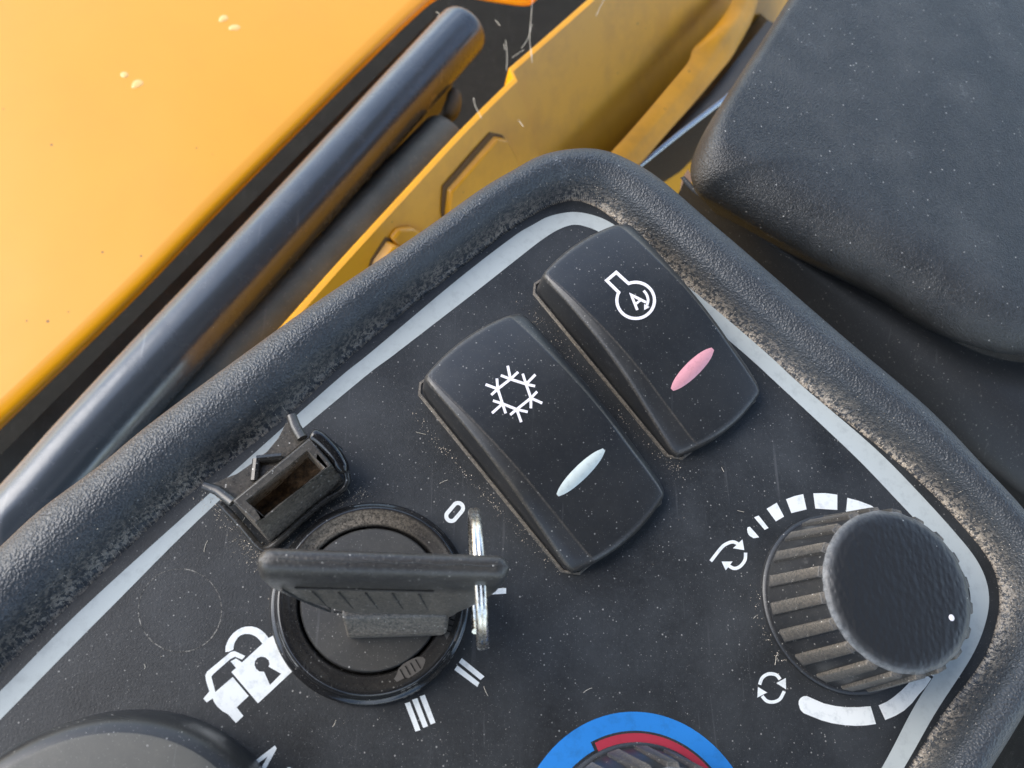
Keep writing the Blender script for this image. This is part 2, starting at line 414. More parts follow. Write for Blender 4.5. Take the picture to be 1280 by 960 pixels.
# lock symbol
z6 = lambda pts: zoomed(pts, 6, 240, 760)
body = z6([(612, 205), (640, 240), (690, 320), (740, 390), (785, 445), (495, 715), (295, 480), (330, 450), (290, 400), (330, 378), (375, 408), (528, 268), (575, 225)])
key = z6([(540, 478), (505, 476), (480, 455), (469, 428), (472, 400), (490, 375), (518, 365), (550, 370), (575, 392), (582, 420), (574, 440), (668, 493), (585, 577)])
# body outline bridged to the keyhole
k0 = 6
loop = body[:k0 + 0] ; 
bi, ki = 6, 0
poly = body[:bi + 1] + key + [key[0]] + body[bi:]
# ordering of the hole must run opposite to the outline
def area(p): return sum(p[i][0] * p[(i + 1) % len(p)][1] - p[(i + 1) % len(p)][0] * p[i][1] for i in range(len(p)))
kk = key if area(key) * area(body) < 0 else [key[0]] + key[:0:-1]
from mathutils.geometry import tessellate_polygon
def print_tess(name, mat, loops_px, parent, z=PRINT_Z):
    loops3 = [[Vector(P(x, y, z)) for x, y in l] for l in loops_px]
    tri = tessellate_polygon([[Vector((v.x, v.y, 0)) for v in l] for l in loops3])
    mb = MB(); flat_ = [v for l in loops3 for v in l]
    for v in flat_: mb.vert(v)
    mb.f = [tuple(t) for t in tri]
    return mb.build(name, mat, parent)
lock = print_tess('lock_symbol', 'white', [body, kk], con)
sh_o = z6([(250, 330), (252, 290), (262, 260), (280, 225), (305, 193), (340, 165), (370, 149), (400, 140), (450, 138), (485, 147), (515, 163), (545, 188), (575, 225)])
sh_i = z6([(528, 268), (505, 238), (480, 215), (455, 202), (430, 195), (390, 195), (365, 205), (345, 220), (328, 245), (318, 265), (312, 290), (310, 312), (275, 328)])
print_poly('shackle', 'white', sh_o + sh_i, lock)
print_poly('excavator_symbol', 'white', z6([(400, 360), (320, 323), (290, 330), (115, 475), (100, 505), (105, 545), (130, 625), (85, 680), (110, 708), (155, 678), (165, 705), (190, 740),
           (230, 775), (270, 797), (330, 863), (385, 810), (335, 745), (425, 660), (305, 518), (175, 630), (145, 515), (155, 500), (285, 385), (322, 365), (375, 387)]), con)
# key positions O I II III
mb = MB()
c = np.array([568.3, 640.0]); d = np.array([0.64, -0.77]); nn = np.array([0.77, 0.64])
path = []
for k in range(24):
    a = 2 * math.pi * k / 24
    path.append(c + d * (6.5 * np.sign(math.cos(a)) + 6.3 * math.cos(a)) + nn * 6.3 * math.sin(a))
add_stroke(mb, path, 5.0, lambda x, y: P(x, y, PRINT_Z), closed=True, sub=1)
mb.build('position_mark', 'white', con, label='off mark printed as a zero')
z3 = lambda pts: zoomed(pts, 3, 480, 600)
print_poly('position_mark', 'white', z3([(360, 409), (458, 405), (458, 426), (360, 432)]), con, label='single bar mark behind the key ring')
m2 = print_poly('position_mark', 'white', z3([(292, 668), (377, 737), (362, 750), (281, 684)]), con, label='two bar mark')
print_poly('bar', 'white', z3([(275, 695), (358, 760), (350, 776), (264, 712)]), m2)
m3 = print_poly('position_mark', 'white', z3([(78, 838), (97, 832), (137, 938), (118, 943)]), con, label='three bar mark')
print_poly('bar', 'white', z3([(105, 824), (125, 818), (165, 923), (147, 930)]), m3)
print_poly('bar', 'white', z3([(134, 812), (153, 805), (193, 910), (175, 917)]), m3)
# engraved circle
mb = MB()
add_stroke(mb, arc(225, 763, 52, 0, 360, 61)[:-1], 1.3, lambda x, y: P(x, y, 0.03), closed=True, sub=1)
m = N('engraved_dust'); g = m.ramp(m.noise(0.9, 5, 0.8), 0.45, 0.62)
mb.build('punch_mark', m.out(m.mix(g, (0.03, 0.03, 0.03), (0.34, 0.32, 0.28)), 0.8), con)
# pointed mark at the lower edge
print_poly('pointed_mark', 'white', zoomed([(215, 615), (570, 340), (598, 378), (445, 660), (380, 660), (475, 485), (270, 640), (240, 660)], 10.667, 290, 900), con)
print_poly('pointed_mark', 'white', zoomed([(735, 632), (775, 630), (850, 720), (800, 730)], 10.667, 290, 900), con)
# fan scale
zf = lambda pts: zoomed(pts, 3, 930, 600)
for s_ in ([(12, 184), (14, 177), (22, 175), (40, 195), (57, 215), (36, 218), (22, 210), (14, 198)],
           [(38, 140), (55, 133), (92, 180), (78, 187)],
           [(85, 108), (123, 85), (150, 137), (120, 155)],
           [(158, 72), (190, 60), (222, 53), (235, 110), (178, 124)],
           [(260, 50), (305, 49), (350, 55), (350, 112), (268, 107)],
           [(388, 67), (430, 78), (475, 95), (520, 125), (520, 140), (383, 122)],
           [(205, 840), (206, 828), (212, 818), (223, 811), (235, 810), (300, 838), (340, 847), (380, 852), (430, 852), (475, 848), (495, 915), (460, 920), (420, 922), (375, 919), (330, 912), (290, 901), (250, 885), (225, 875), (212, 862)],
           [(505, 845), (535, 832), (560, 815), (590, 790), (615, 765), (650, 710), (703, 745), (680, 778), (655, 805), (630, 837), (600, 865), (568, 884), (530, 900)],
           [(655, 705), (675, 690), (700, 660), (733, 675), (722, 712), (712, 738)]):
    print_poly('fan_scale_segment', 'white', zf(s_), con)
zr = lambda pts: zoomed(pts, 2.527, 860, 580)
T0 = lambda x, y: P(x, y, PRINT_Z)
def recirc(name, strokes, heads, label):
    mb = MB()
    for s_ in strokes: add_stroke(mb, catmull(zr(s_), 16), 4.2, T0, sub=1)
    for h in heads: mb.poly([P(x, y, PRINT_Z + 0.01) for x, y in zr(h)])
    return mb.build(name, 'white', con, label=label)
recirc('recirculation_symbol', [[(72, 307), (105, 265), (122, 252), (142, 246), (158, 252)], [(182, 280), (180, 303), (165, 323), (146, 330), (128, 321)]],
       [[(142, 266), (178, 272), (172, 238)], [(106, 308), (141, 308), (119, 336)]], 'fresh air arrow symbol')
recirc('recirculation_symbol', [[(226, 697), (235, 675), (255, 663), (278, 666), (291, 680)], [(304, 718), (290, 743), (268, 752), (248, 748), (234, 733)]],
       [[(279, 692), (310, 712), (309, 676)], [(219, 738), (221, 704), (250, 722)]], 'recirculating arrows symbol')
# temperature arc
TC, RC = (49.25, -21.8), (49.5, -23.0)
def arc_band(name, mat, c, r0, r1, a0, a1, z, n=48):
    mb = MB(); rows = []
    for k in range(n):
        a = math.radians(a0 + (a1 - a0) * k / (n - 1))
        q0 = r0(k / (n - 1)) if callable(r0) else r0
        rows.append([(c[0] + q0 * math.cos(a), c[1] + q0 * math.sin(a), z), (c[0] + r1 * math.cos(a), c[1] + r1 * math.sin(a), z)])
    mb.grid(rows); return mb.build(name, mat, con)
arc_band('blue_arc', 'blue', TC, 17.3, 21.85, 149, -40, PRINT_Z)
arc_band('black_line', MAT['fascia'], TC, 17.0, 18.75, 115.5, -40, PRINT_Z + 0.03)
arc_band('red_arc', 'red', TC, 15.6, 18.35, 113.6, -40, PRINT_Z + 0.06)

# ================================================================== rocker switches
RW, RL = 25.5, 46.0
def rk_zc(u): return float(np.interp(u, XS_, ZS_))
XS_ = np.linspace(-3, RL + 3, 200)
ZS_ = catmull([(-3, 5.8), (0, 6.9), (6, 8.2), (13, 8.9), (20, 9.0), (28, 8.1), (36, 6.1), (RL, 3.4), (RL + 3, 2.2)], 400)
ZS_ = np.interp(XS_, ZS_[:, 0], ZS_[:, 1])
def rk_frame(tl, bl):
    a = P(*tl, 6.3)[:2]; b = P(*bl, 2.6)[:2]
    d = (b - a) / np.linalg.norm(b - a); e = np.array([-d[1], d[0]])
    return a, d, e, np.linalg.norm(b - a)
def rk_side(u):
    f = min(1, max(0, u / RL))
    return 0.9 + 3.4 * f ** 1.15, 0.15 + 1.75 * f, 3.7 - 2.1 * f, 0.9 + 1.3 * math.sin(math.pi * min(1, f * 1.1 + .05))          # wl, cl, wr, cr
def rk_top(u, v):
    wl_, cl_, wr_, cr_ = rk_side(u)
    z = rk_zc(u)
    if v < wl_: z -= cl_ * (1 - max(v, 0) / wl_)
    elif v > RW - wr_: z -= cr_ * (1 - max(RW - v, 0) / wr_)
    else:
        q = (v - RW / 2) / (RW / 2); z += 0.25 * (1 - q * q) - 0.12
    return z
def make_rocker(tl, bl, label, sym, lens_px, lens_mat, hous_dust):
    a, d, e, _ = rk_frame(tl, bl)
    cen = a + d * RL / 2 + e * RW / 2
    root = thing('rocker_switch', label, 'rocker switch', (*cen, 0), 'rocker switches on the console')
    to = lambda u, v, z: (*(a + d * u + e * v), z)
    # cap
    us = [(-.0, 'w'), (0, .9), (.22, .35), (.6, .06), (1.2, 0)] + [(x, 0) for x in np.linspace(2.2, RL - 2.2, 44)] + [(RL - 1.2, 0), (RL - .6, .06), (RL - .22, .35), (RL, .9), (RL, 'w')]
    rows = []; wear_glint = []
    for u, drop in us:
        wl_, cl_, wr_, cr_ = rk_side(u)
        vs = [(0, 'w'), (0, -cl_ - .9), (.10, -cl_ - .42), (.32, -cl_ - .12), (.7, -cl_ * .86), ((wl_ + .7) / 2, None), (wl_ - .3, None), (wl_, None), (wl_ + .3, None), (wl_ + .9, None)]
        vs += [(x, None) for x in np.linspace(wl_ + 2, RW - wr_ - 2, 9)]
        vs += [(RW - wr_ - .9, None), (RW - wr_ - .3, None), (RW - wr_, None), (RW - wr_ + .3, None), (RW - (wr_ + .7) / 2, None), (RW - .7, -cr_ * .86), (RW - .32, -cr_ - .12), (RW - .10, -cr_ - .42), (RW, -cr_ - .9), (RW, 'w')]
        row = []; wear_glint.append([0, 0, .12, .10, 0, 0, 0, .12, .0] + [0] * 12 + [.0, .16, 0, 0, 0, .1, .1, .0, 0][:len(vs) - 21]) ; wear_glint[-1] = (wear_glint[-1] + [0] * 9)[:len(vs)]  # wear on the creases; highlight of the rounded sides painted in as well
        if drop not in ('w', 0): wear_glint[-1] = [max(x, .08) for x in wear_glint[-1]]  # rounded ends get a painted edge highlight too
        for v, dz in vs:
            q = (v - RW / 2) / (RW / 2)
            f = u / RL
            bul = -1.7 * (1 - q * q) * (1 - f) ** 6 + 1.9 * (1 - q * q) * f ** 6      # ends bow outwards
            ee = min(u, RL - u)
            k = 1.0 if ee > 3 else 1 - 0.075 * (1 - math.sqrt(max(0, 1 - ((3 - ee) / 3) ** 2)))
            vv = RW / 2 + (v - RW / 2) * k
            if drop == 'w' or dz == 'w': z = -1.0
            else:
                z = (rk_top(u, v) if dz is None else rk_zc(u) + dz) - drop
            row.append(to(u + bul, vv, z))
        rows.append(row)
    mb = MB(); mb.grid(rows, dust=wear_glint); cap = mb.build('rocker', 'rocker', root, angle=30)
    # housing frame
    mb = MB(); g, t = 0.2, 0.5
    def rect(o, z): return [to(.8, -o, z), to(RL - 1.6, -o, z), to(RL + .1 + o, 1.6, z), to(RL + .1 + o, RW - 1.6, z), to(RL - 1.6, RW + o, z), to(.8, RW + o, z), to(-.3 - o, RW - 1, z), to(-.3 - o, 1, z)]
    r = [rect(g, -0.2), rect(g, .2), rect(g + .15, .38), rect(g + t, .34), rect(g + t + .2, .0)]
    mb.grid(r, close_v=True, dust=[[hous_dust * .45] * 8 for _ in r]); mb.build('housing', 'housing', root)
    # printing on the curved face
    def surf(px, py, lift=0.06):
        z = 6.0
        for _ in range(8):
            p = P(px, py, z)[:2] - a; u, v = p @ d, p @ e; z = rk_top(u, v) + lift
        return tuple(P(px, py, z))
    mb = MB(); sym(mb, surf); mb.build('printed_symbol', 'symbol', cap)
    mb = MB()
    (x0, y0), (x1, y1), hw = lens_px
    dd_ = np.array([x1 - x0, y1 - y0]) / 2; cc = np.array([x0 + x1, y0 + y1]) / 2; nn_ = np.array([-dd_[1], dd_[0]]) / np.linalg.norm(dd_)
    rws = []
    for k in range(25):
        t_ = -1 + 2 * k / 24; w_ = hw * max(0.06, 1 - t_ * t_) ** 0.52
        c_ = cc + dd_ * t_
        rws.append([surf(*(c_ + nn_ * w_ * q), lift=0.08 + 0.35 * (1 - abs(t_) ** 2) * (1 - q * q)) for q in np.linspace(-1, 1, 9)])
    mb.grid(rws); mb.build('indicator_lens', lens_mat, cap)
    return root
def snow(mb, f):
    z_ = lambda pts: zoomed(pts, 2.824, 500, 380)
    V = [(390, 265), (345, 300), (362, 352), (412, 372), (462, 332), (445, 283)]
    T = [(380, 218), (302, 284), (325, 385), (428, 417), (502, 350), (478, 249)]
    BR = [[(356, 252), (390, 265), (417, 240)], [(342, 263), (345, 300), (322, 321)], [(328, 341), (362, 352), (373, 386)], [(389, 391), (412, 372), (451, 381)], [(462, 368), (462, 332), (484, 309)], [(433, 246), (445, 283), (477, 290)]]
    add_stroke(mb, z_(V), 3.4, f, closed=True)
    for k in range(6):
        add_stroke(mb, z_([V[k], T[k]]), 3.4, f); add_stroke(mb, z_(BR[k]), 3.3, lambda x, y: f(x, y, 0.065))
def engine(mb, f):
    z_ = lambda pts: zoomed(pts, 12, 750, 330)
    pts = [(270, 405)] + [(535 + 282 * math.cos(math.radians(a)), 545 + 276 * math.sin(math.radians(a))) for a in np.linspace(-152, -475 + 4, 40)] + [(425, 285), (243, 125), (100, 245)]
    ang0, ang1 = 207, -113
    pts = [(535 + 282 * math.cos(math.radians(a)), 545 + 272 * math.sin(math.radians(a))) for a in np.linspace(206, -112, 44)]
    pts = pts + [(243, 125), (100, 247)]
    add_stroke(mb, z_(pts), 3.9, f, closed=True, sub=2)
    g = lambda x, y: f(x, y, 0.065)
    add_stroke(mb, z_([(560, 690), (468, 462), (690, 575)]), 3.4, f)
    add_stroke(mb, z_([(535, 600), (605, 545)]), 2.8, g)
    add_stroke(mb, catmull(z_([(655, 398), (700, 460), (722, 540), (705, 620)]), 10), 3.3, g, sub=1)
    rows_ = z_([(662, 600), (745, 645), (662, 692)])
    mb.poly([f(x, y, 0.075) for x, y in rows_])
make_rocker((527, 472), (708, 707), 'rocker switch with white snowflake and pale white indicator', snow, ((697, 619), (755, 562), 9.0), 'lens_pale', 0.6)
rk2 = make_rocker((675, 344), (853, 577), 'rocker switch with engine outline symbol and pink indicator', engine, ((840, 487), (891, 436), 9.8), 'lens_red', 0.75)

# ================================================================== ignition switch
IC = P(465, 750.5, 0)[:2]
ign = thing('ignition_switch', 'round glossy black ignition switch holding the key', 'ignition switch', (*IC, 0))
mb = MB()
ID = lambda a, k: ((0.5 * max(0, math.cos(a - 2.0)) ** 3 + .02) if k in (8, 9, 10, 11) else 0.5 if k < 1 else 0.0)
mb.lathe([(17.35, -.2), (17.35, .9), (17.0, 1.3), (16.6, 1.4), (16.3, 1.9), (16.15, 3.6), (15.9, 4.3), (15.4, 4.6), (14.9, 4.35), (14.6, 3.9), (13.4, 3.5), (12.9, 3.3), (12.6, 2.6), (12.5, 1.2), (12.3, 1.0)],
         IC, 128, ID)
mb.build('bezel', 'gloss', ign, angle=60)
mb = MB(); mb.lathe([(12.15, .6), (12.15, 3.0), (11.9, 3.3), (11.3, 3.35), (6, 3.35), (0.01, 3.35)], IC, 96); mb.build('barrel', 'barrel', ign)
for pc, nb_, an in (((513, 836), 3, -18), ((566, 783), 2, -58)):
    mb = MB(); c3 = P(*pc, 3.75); dirv = np.array(c3[:2]) - IC; dirv /= np.linalg.norm(dirv); tv = np.array([-dirv[1], dirv[0]])
    q = []
    for k in range(14):
        a = 2 * math.pi * k / 14; rr = 1 + 0.5 * mnoise.noise(Vector((k * 1.3, nb_, 2)))
        q.append(np.array(c3[:2]) + tv * 2.9 * rr * math.cos(a) + dirv * 1.35 * rr * math.sin(a))
    rows_ = [[(*p, 3.5 + (np.linalg.norm(p - IC) - 13.4) * .33 + .06) for p in q], [(*(np.array(c3[:2])), 3.5 + (np.linalg.norm(np.array(c3[:2]) - IC) - 13.4) * .33 + .06)] * 14]
    mb.grid(rows_, close_v=True); pt = mb.build('worn_mark', 'grey_patch', ign)
    mb = MB()
    for k in range(nb_ + 1):
        x = (k - nb_ / 2) * 1.0
        a0 = np.array(c3[:2]) + tv * x - dirv * .85; a1 = np.array(c3[:2]) + tv * x + dirv * .85
        zz = lambda p: 3.5 + (np.linalg.norm(p - IC) - 13.4) * .33 + .1
        mb.tube([(*a0, zz(a0)), (*a1, zz(a1))], .11, 6)
    mb.build('embossed_bar', 'gloss', pt)

# ================================================================== dust cover hinge
hg = thing('dust_cover_hinge', 'broken black plastic hinge clip full of dirt behind the ignition switch', 'hinge', P(350, 610, 0))
H = lambda x, y, h: tuple(P(x, y, h))
top_o = [(290, 626), (388, 546), (415, 581), (319, 653)]; top_i = [(307, 626), (384, 563), (405, 585), (331, 646)]
mb = MB()
r = [[H(*p, 1.0) for p in [(299, 637), (392, 559), (431, 602), (337, 678)]], [H(*p, 7.6) for p in top_o], [H(*p, 8.0) for p in [tuple(np.array(o) * .85 + np.array(i_) * .15) for o, i_ in zip(top_o, top_i)]],
     [H(*p, 8.0) for p in top_i], [(H(*p, 8.0)[0], H(*p, 8.0)[1], 7.6) for p in top_i], [(H(*p, 8.0)[0], H(*p, 8.0)[1], 0.8) for p in top_i]]
mb.grid(r, close_v=True, dust=[[.5, .3, .4, .5], [.15, .05, .3, .3], [.05, .05, .1, .1], [.1, .1, .1, .1], [.5, .5, .5, .5], [1, 1, 1, 1]])
mb.build('clip_box', 'hinge', hg, bevel=.18)
mb = MB(); b4 = [(H(*p, 8.0)[0], H(*p, 8.0)[1]) for p in top_i]
n_ = 14; rows_ = []
for i in range(n_):
    rr = []
    for j in range(8):
        u, v = i / (n_ - 1), j / 7
        p = (np.array(b4[0]) * (1 - u) + np.array(b4[1]) * u) * (1 - v) + (np.array(b4[3]) * (1 - u) + np.array(b4[2]) * u) * v
        rr.append((*p, 1.6 + 3.6 * max(0, u - .45) + 1.4 * mnoise.noise(Vector((u * 5, v * 3, 1)))))
    rows_.append(rr)
mb.grid(rows_); m = N('packed_dirt')
mb.build('packed_dirt', m.out(m.mix(m.ramp(m.noise(1.0, 6, .75), .4, .65), (0.05, 0.035, 0.022), (0.24, 0.15, 0.08)), .95, m.bump(m.noise(1.5, 5, .7), .5)), hg)
mb = MB(); mb.tube(catmull([H(276, 630, 2.6), H(300, 655, 2.2), H(322, 681, 1.2), H(334, 686, 1.0), H(352, 673, 1.2), H(398, 632, 1.6), H(426, 614, 1.8), H(434, 602, 2.4), H(433, 590, 3.5)], 50), .62, 10)
mb.build('lip', 'hinge', hg)
mb = MB(); mb.tube(catmull([H(389, 543, 7.2), H(400, 549, 7.2), H(418, 568, 6.5), H(431, 590, 5.0)], 16), [.9, 1.3, 1.4, 1.4, 1.4, 1.4, 1.4, 1.4, 1.4, 1.4, 1.4, 1.4, 1.4, 1.4, 1.3, .9], 14)
mb.tube([H(412, 556, 6.0), H(424, 566, 5.2)], 1.0, 12)
mb.build('hinge_ear', 'gloss', hg)
mb = MB()
mb.tube([H(254, 606, 5.0), H(272, 613, 5.2), H(291, 628, 6.5)], [.7, .9, .9], 10, flat_=.6)
mb.tube([H(364, 519, 5.0), H(369, 533, 5.4), H(378, 548, 6.6)], [.9, 1.0, 1.0], 10, flat_=.6)
mb.build('strap', 'hinge', hg)
mb = MB(); web = [(292, 627), (276, 614), (262, 606), (276, 600), (296, 592), (316, 578), (334, 564), (348, 547), (357, 529), (365, 522), (372, 538), (386, 547)]
mb.prism([P(*p, 4.2) for p in web], 3.7, 4.2, .12); mb.build('web', 'hinge', hg, bevel=.12)
mb = MB()
for a_, b_ in (((318, 601), (321, 574)), ((321, 574), (352, 571))):
    mb.tube([H(*a_, 5.0), H(*b_, 5.0)], .75, 8)
mb.build('window_frame', 'hinge', hg)

# ================================================================== ignition key and ring
z_top, z_bot = 31.0, 9.0
pt_ = P(478, 702, z_top); pb_ = P(478, 757, z_bot)
kc = np.array([pb_[0], pb_[1]])
kt = thing('ignition_key', 'black plastic ignition key standing upright in the switch', 'key', (P(478, 748, 3.4)[0], P(478, 748, 3.4)[1], 3.4))
def rrect(x0, x1, y0, y1, z, r_, n=6):
    out = []; r_ = min(r_, (x1 - x0) / 2, (y1 - y0) / 2)
    for cx, cy, a0 in ((x1 - r_, y1 - r_, 0), (x0 + r_, y1 - r_, 90), (x0 + r_, y0 + r_, 180), (x1 - r_, y0 + r_, 270)):
        for k in range(n + 1):
            a = math.radians(a0 + 90 * k / n); out.append((cx + r_ * math.cos(a), cy + r_ * math.sin(a), z))
    return out
xl_t, xr_t = P(322, 706, z_top - 3)[0], P(635, 702, z_top - 3)[0]
xl_b, xr_b = P(428, 764, z_bot)[0], P(575, 762, z_bot)[0]
rings = []; dst = []
yb = P(478, 770, z_bot)[1]; hb = 2.2
for z, th, ins in [(z_top, .5, 2.2), (z_top - .2, 1.05, 1.1), (z_top - .7, 1.5, .45), (z_top - 1.5, 1.85, .1), (z_top - 3, 2.05, 0), (z_top - 5, 2.05, 0), (z_top - 5.8, 1.85, .1), (22, 1.9, .6), (19, 2.0, 2.0), (15, 2.1, 4.8), (11, 2.2, 8.3), (z_bot, 2.2, 9.0)]:
    f = (z_top - z) / (z_top - z_bot)
    yc = pt_[1] * (1 - f) + (yb + hb) * f
    w = np.array([(xl_t - (-0)), xr_t])
    k = min(1, ins / 9.0)
    x0 = xl_t + (xl_b - xl_t) * k if ins > .5 or f > .3 else xl_t + ins
    x1 = xr_t + (xr_b - xr_t) * k if ins > .5 or f > .3 else xr_t - ins
    if f <= .3: x0, x1 = xl_t + ins, xr_t - ins
    rings.append(rrect(x0, x1, yc - th, yc + th, z, 2.3)); dst.append([.03 if f < .3 else .2] * 28)
mb = MB(); b = mb.grid(rings, close_v=True, dust=dst)
mb.f.append(tuple(range(28))); mb.f.append(tuple(b + 28 * (len(rings) - 1) + k for k in range(28)))
head = mb.build('key_head', 'key', kt, angle=60)
mb = MB()   # moulding seam along the top
mb.tube([(x, pt_[1] - .1 + .1 * math.sin(x), z_top + .0) for x in np.linspace(xl_t + 3, xr_t - 2, 30)], .12, 6); mb.build('mould_seam', 'rib', head)
# embossed slanted strokes on the near face
def face(x, f):
    z = (z_top - 6.4) * (1 - f) + (z_bot + 1.2) * f; ff = (z_top - z) / (z_top - z_bot)
    return (x, pt_[1] * (1 - ff) + (yb + hb) * ff - 2.02, z)
mb = MB()
for x in (-7.0, -3.2, .8, 4.8, 8.8):
    mb.tube([face(x, .18), face(x + 2.6, .9)], .15, 6)
mb.tube([face(x, .06) for x in np.linspace(-9.5, 11, 8)], .16, 6)
mb.tube([face(x, 1.0) for x in np.linspace(-4.0, 10, 8)], .16, 6)
mb.tube(catmull([face(-11.5, .12), face(-8.5, .55), face(-4.5, .98)], 10), .2, 6)
mb.build('embossing', 'key', head)
mb = MB()
c0, c1 = P(425, 769, 10.5), P(562, 766, 10.5); d0, d1 = P(433, 797, 5.2), P(558, 793, 5.2)
tp = [(c0[0], c0[1] - .2, 10.5), (c1[0], c1[1] - .2, 10.5), (c1[0], c1[1] + 5.5, 10.5), (c0[0], c0[1] + 5.5, 10.5)]
md = [(d0[0], d0[1], 6.8), (d1[0], d1[1], 6.8), (d1[0], d1[1] + 10, 6.8), (d0[0], d0[1] + 10, 6.8)]
bt = [(d0[0], d0[1], 3.3), (d1[0], d1[1], 3.3), (d1[0], d1[1] + 10, 3.3), (d0[0], d0[1] + 10, 3.3)]
b = mb.grid([tp, md, bt], close_v=True, dust=[[.2] * 4, [.3] * 4, [.3] * 4]); mb.f.append((b, b + 1, b + 2, b + 3))
mb.build('collar', 'key', kt, bevel=.7)
rc = P(597, 722, 17); RR = 10.6
ring = thing('key_ring', 'worn steel split ring threaded through the key head', 'key ring', rc)
mb = MB(); pts = []
nrm = Vector((1, 0.07, 0.125)).normalized(); e1 = Vector((0, 1, 0)); e1 = (e1 - e1.dot(nrm) * nrm).normalized(); e2 = nrm.cross(e1)
for k in range(150):
    a = 2 * math.pi * 2.08 * k / 149 + 3.9
    p = Vector(rc) + nrm * (-.66 + 1.32 * k / 149) + e1 * RR * math.cos(a) + e2 * RR * math.sin(a)
    pts.append(tuple(p))
mb.tube(pts, .6, 12); mb.build('wire_coil', 'steel', ring)

# ================================================================== knobs
def make_knob(name, c, label, ang0, dot):
    root = thing(name, label, 'knob', (*c, 0), 'ribbed heater knobs')
    r0, r1, hh = 17.0, 14.0, 18.6
    mb = MB(); mb.lathe([(r0 + .1, -.1), (r0 + .1, .9), (r0 - .25, 1.25), (r0 - .7, 1.3), (r1 + .15, hh - 1.4), (r1 - .2, hh - .7)], c, 120); mb.build('skirt', 'knob', root, angle=40)
    def wob(a, k, r, z):
        if k in (1, 2, 3, 4, 5):
            w = mnoise.noise(Vector((math.cos(a) * 9, math.sin(a) * 9, k * .7)))
            s_ = .5 + .5 * math.cos(20 * (a - ang0))
            amp = (.10, .12, .05, .02, .01)[k - 1]
            r = r + amp * (w * .55 + s_ * .75 - .2)
        return r, z
    mb = MB(); mb.lathe([(r1 - .5, hh - 2.2), (r1 + .1, hh - 1.5), (r1 + .05, hh - .9), (r1 - .3, hh - .5), (r1 - .85, hh - .12), (r1 - 1.7, hh + .15), (r1 - 3.0, hh + .34), (r1 * .6, hh + .5), (r1 * .3, hh + .58), (.01, hh + .6)], c, 240,
                        lambda a, k: (0, .6, 1, .5, .12, 0, 0, 0, 0, 0)[k], wob)
    cap = mb.build('cap', 'knobcap', root, angle=60)
    # ribs
    mb = MB()
    def q(r_, t, z): return (c[0] + r_, c[1] + t, z)
    zz = lambda r_: 1.3 + (r0 - .7 - r_) / (r0 - .7 - r1 - .15) * (hh - 2.7)
    ro, ri = r0 - .75, r1 + .25
    mb.hexa([q(ro + .4, -1.1, 2.6), q(ro + .4, 1.1, 2.6), q(ri + .6, .95, hh - 1.3), q(ri + .6, -.95, hh - 1.3)],
            [q(ro - .6, -1.35, 1.8), q(ro - .6, 1.35, 1.8), q(ri - .6, 1.15, hh - .9), q(ri - .6, -1.15, hh - .9)])
    mb.d = [.22, .04, .06, .3] * 2
    rib = mb.build('rib', 'rib', root, bevel=.15)
    for k in range(20):
        rb = rib if k == 0 else rib.copy()
        if k: COL.objects.link(rb); rb.parent = root
        rb.rotation_euler = (0, 0, ang0 + 2 * math.pi * k / 20)
    if dot is not None:
        mb = MB(); dc = P(*dot, hh + .2)
        mb.lathe([(.02, hh + .5), (.4, hh + .48), (.65, hh + .38), (.75, hh + .1)], dc[:2], 20); mb.build('pointer_dot', 'symbol', cap)
    return root
m = N('knob_cap')
wv = m.n('ShaderNodeTexVoronoi', feature='SMOOTH_F1'); wv.inputs['Scale'].default_value = 1250; 
mp_ = m.n('ShaderNodeMapping'); mp_.inputs['Scale'].default_value = (1, .6, 1); mp_.inputs['Rotation'].default_value = (0, 0, .9)
m.l(m.co, mp_.inputs['Vector']); m.l(mp_.outputs['Vector'], wv.inputs['Vector'])
kk_ = m.math('MULTIPLY', m.attr('dust'), m.ramp(m.noise(.9, 5, .7), .3, .6, .25, 1))
col = m.mix(m.math('MULTIPLY', m.specks(.7, .16, .88), .5), (0.017, 0.018, 0.020), (.55, .55, .52))
col = m.mix(kk_, col, (0.20, 0.205, 0.21))
MAT['knobcap'] = m.out(col, .42, m.bump(m.noise(2.5, 3), .03, 1, m.bump(wv.outputs['Distance'], .13)), IOR=1.5)
make_knob('fan_knob', (93.1, 20.0), 'ribbed black fan knob with white pointer dot beside the border corner', 0.12, (1188, 772))
make_knob('temperature_knob', (49.3, -22.0), 'ribbed black knob inside the blue and red arc at the lower edge', 0.3, None)

# dial
dl = thing('round_dial', 'large round dusty grey dial at the lower left corner', 'dial', (-33.5, -27, 0))
mb = MB(); mb.lathe([(27.2, -.1), (27.2, 2), (26.6, 9), (25.9, 10.6), (25.0, 11.4), (24.0, 11.8)], (-33.5, -26.8), 128); mb.build('dial_skirt', 'knob', dl, angle=60)
mb = MB(); mb.lathe([(24.0, 11.8), (23.5, 12.0), (15, 12.1), (.01, 12.1)], (-33.5, -26.8), 96); mb.build('dial_face', 'dial', dl)

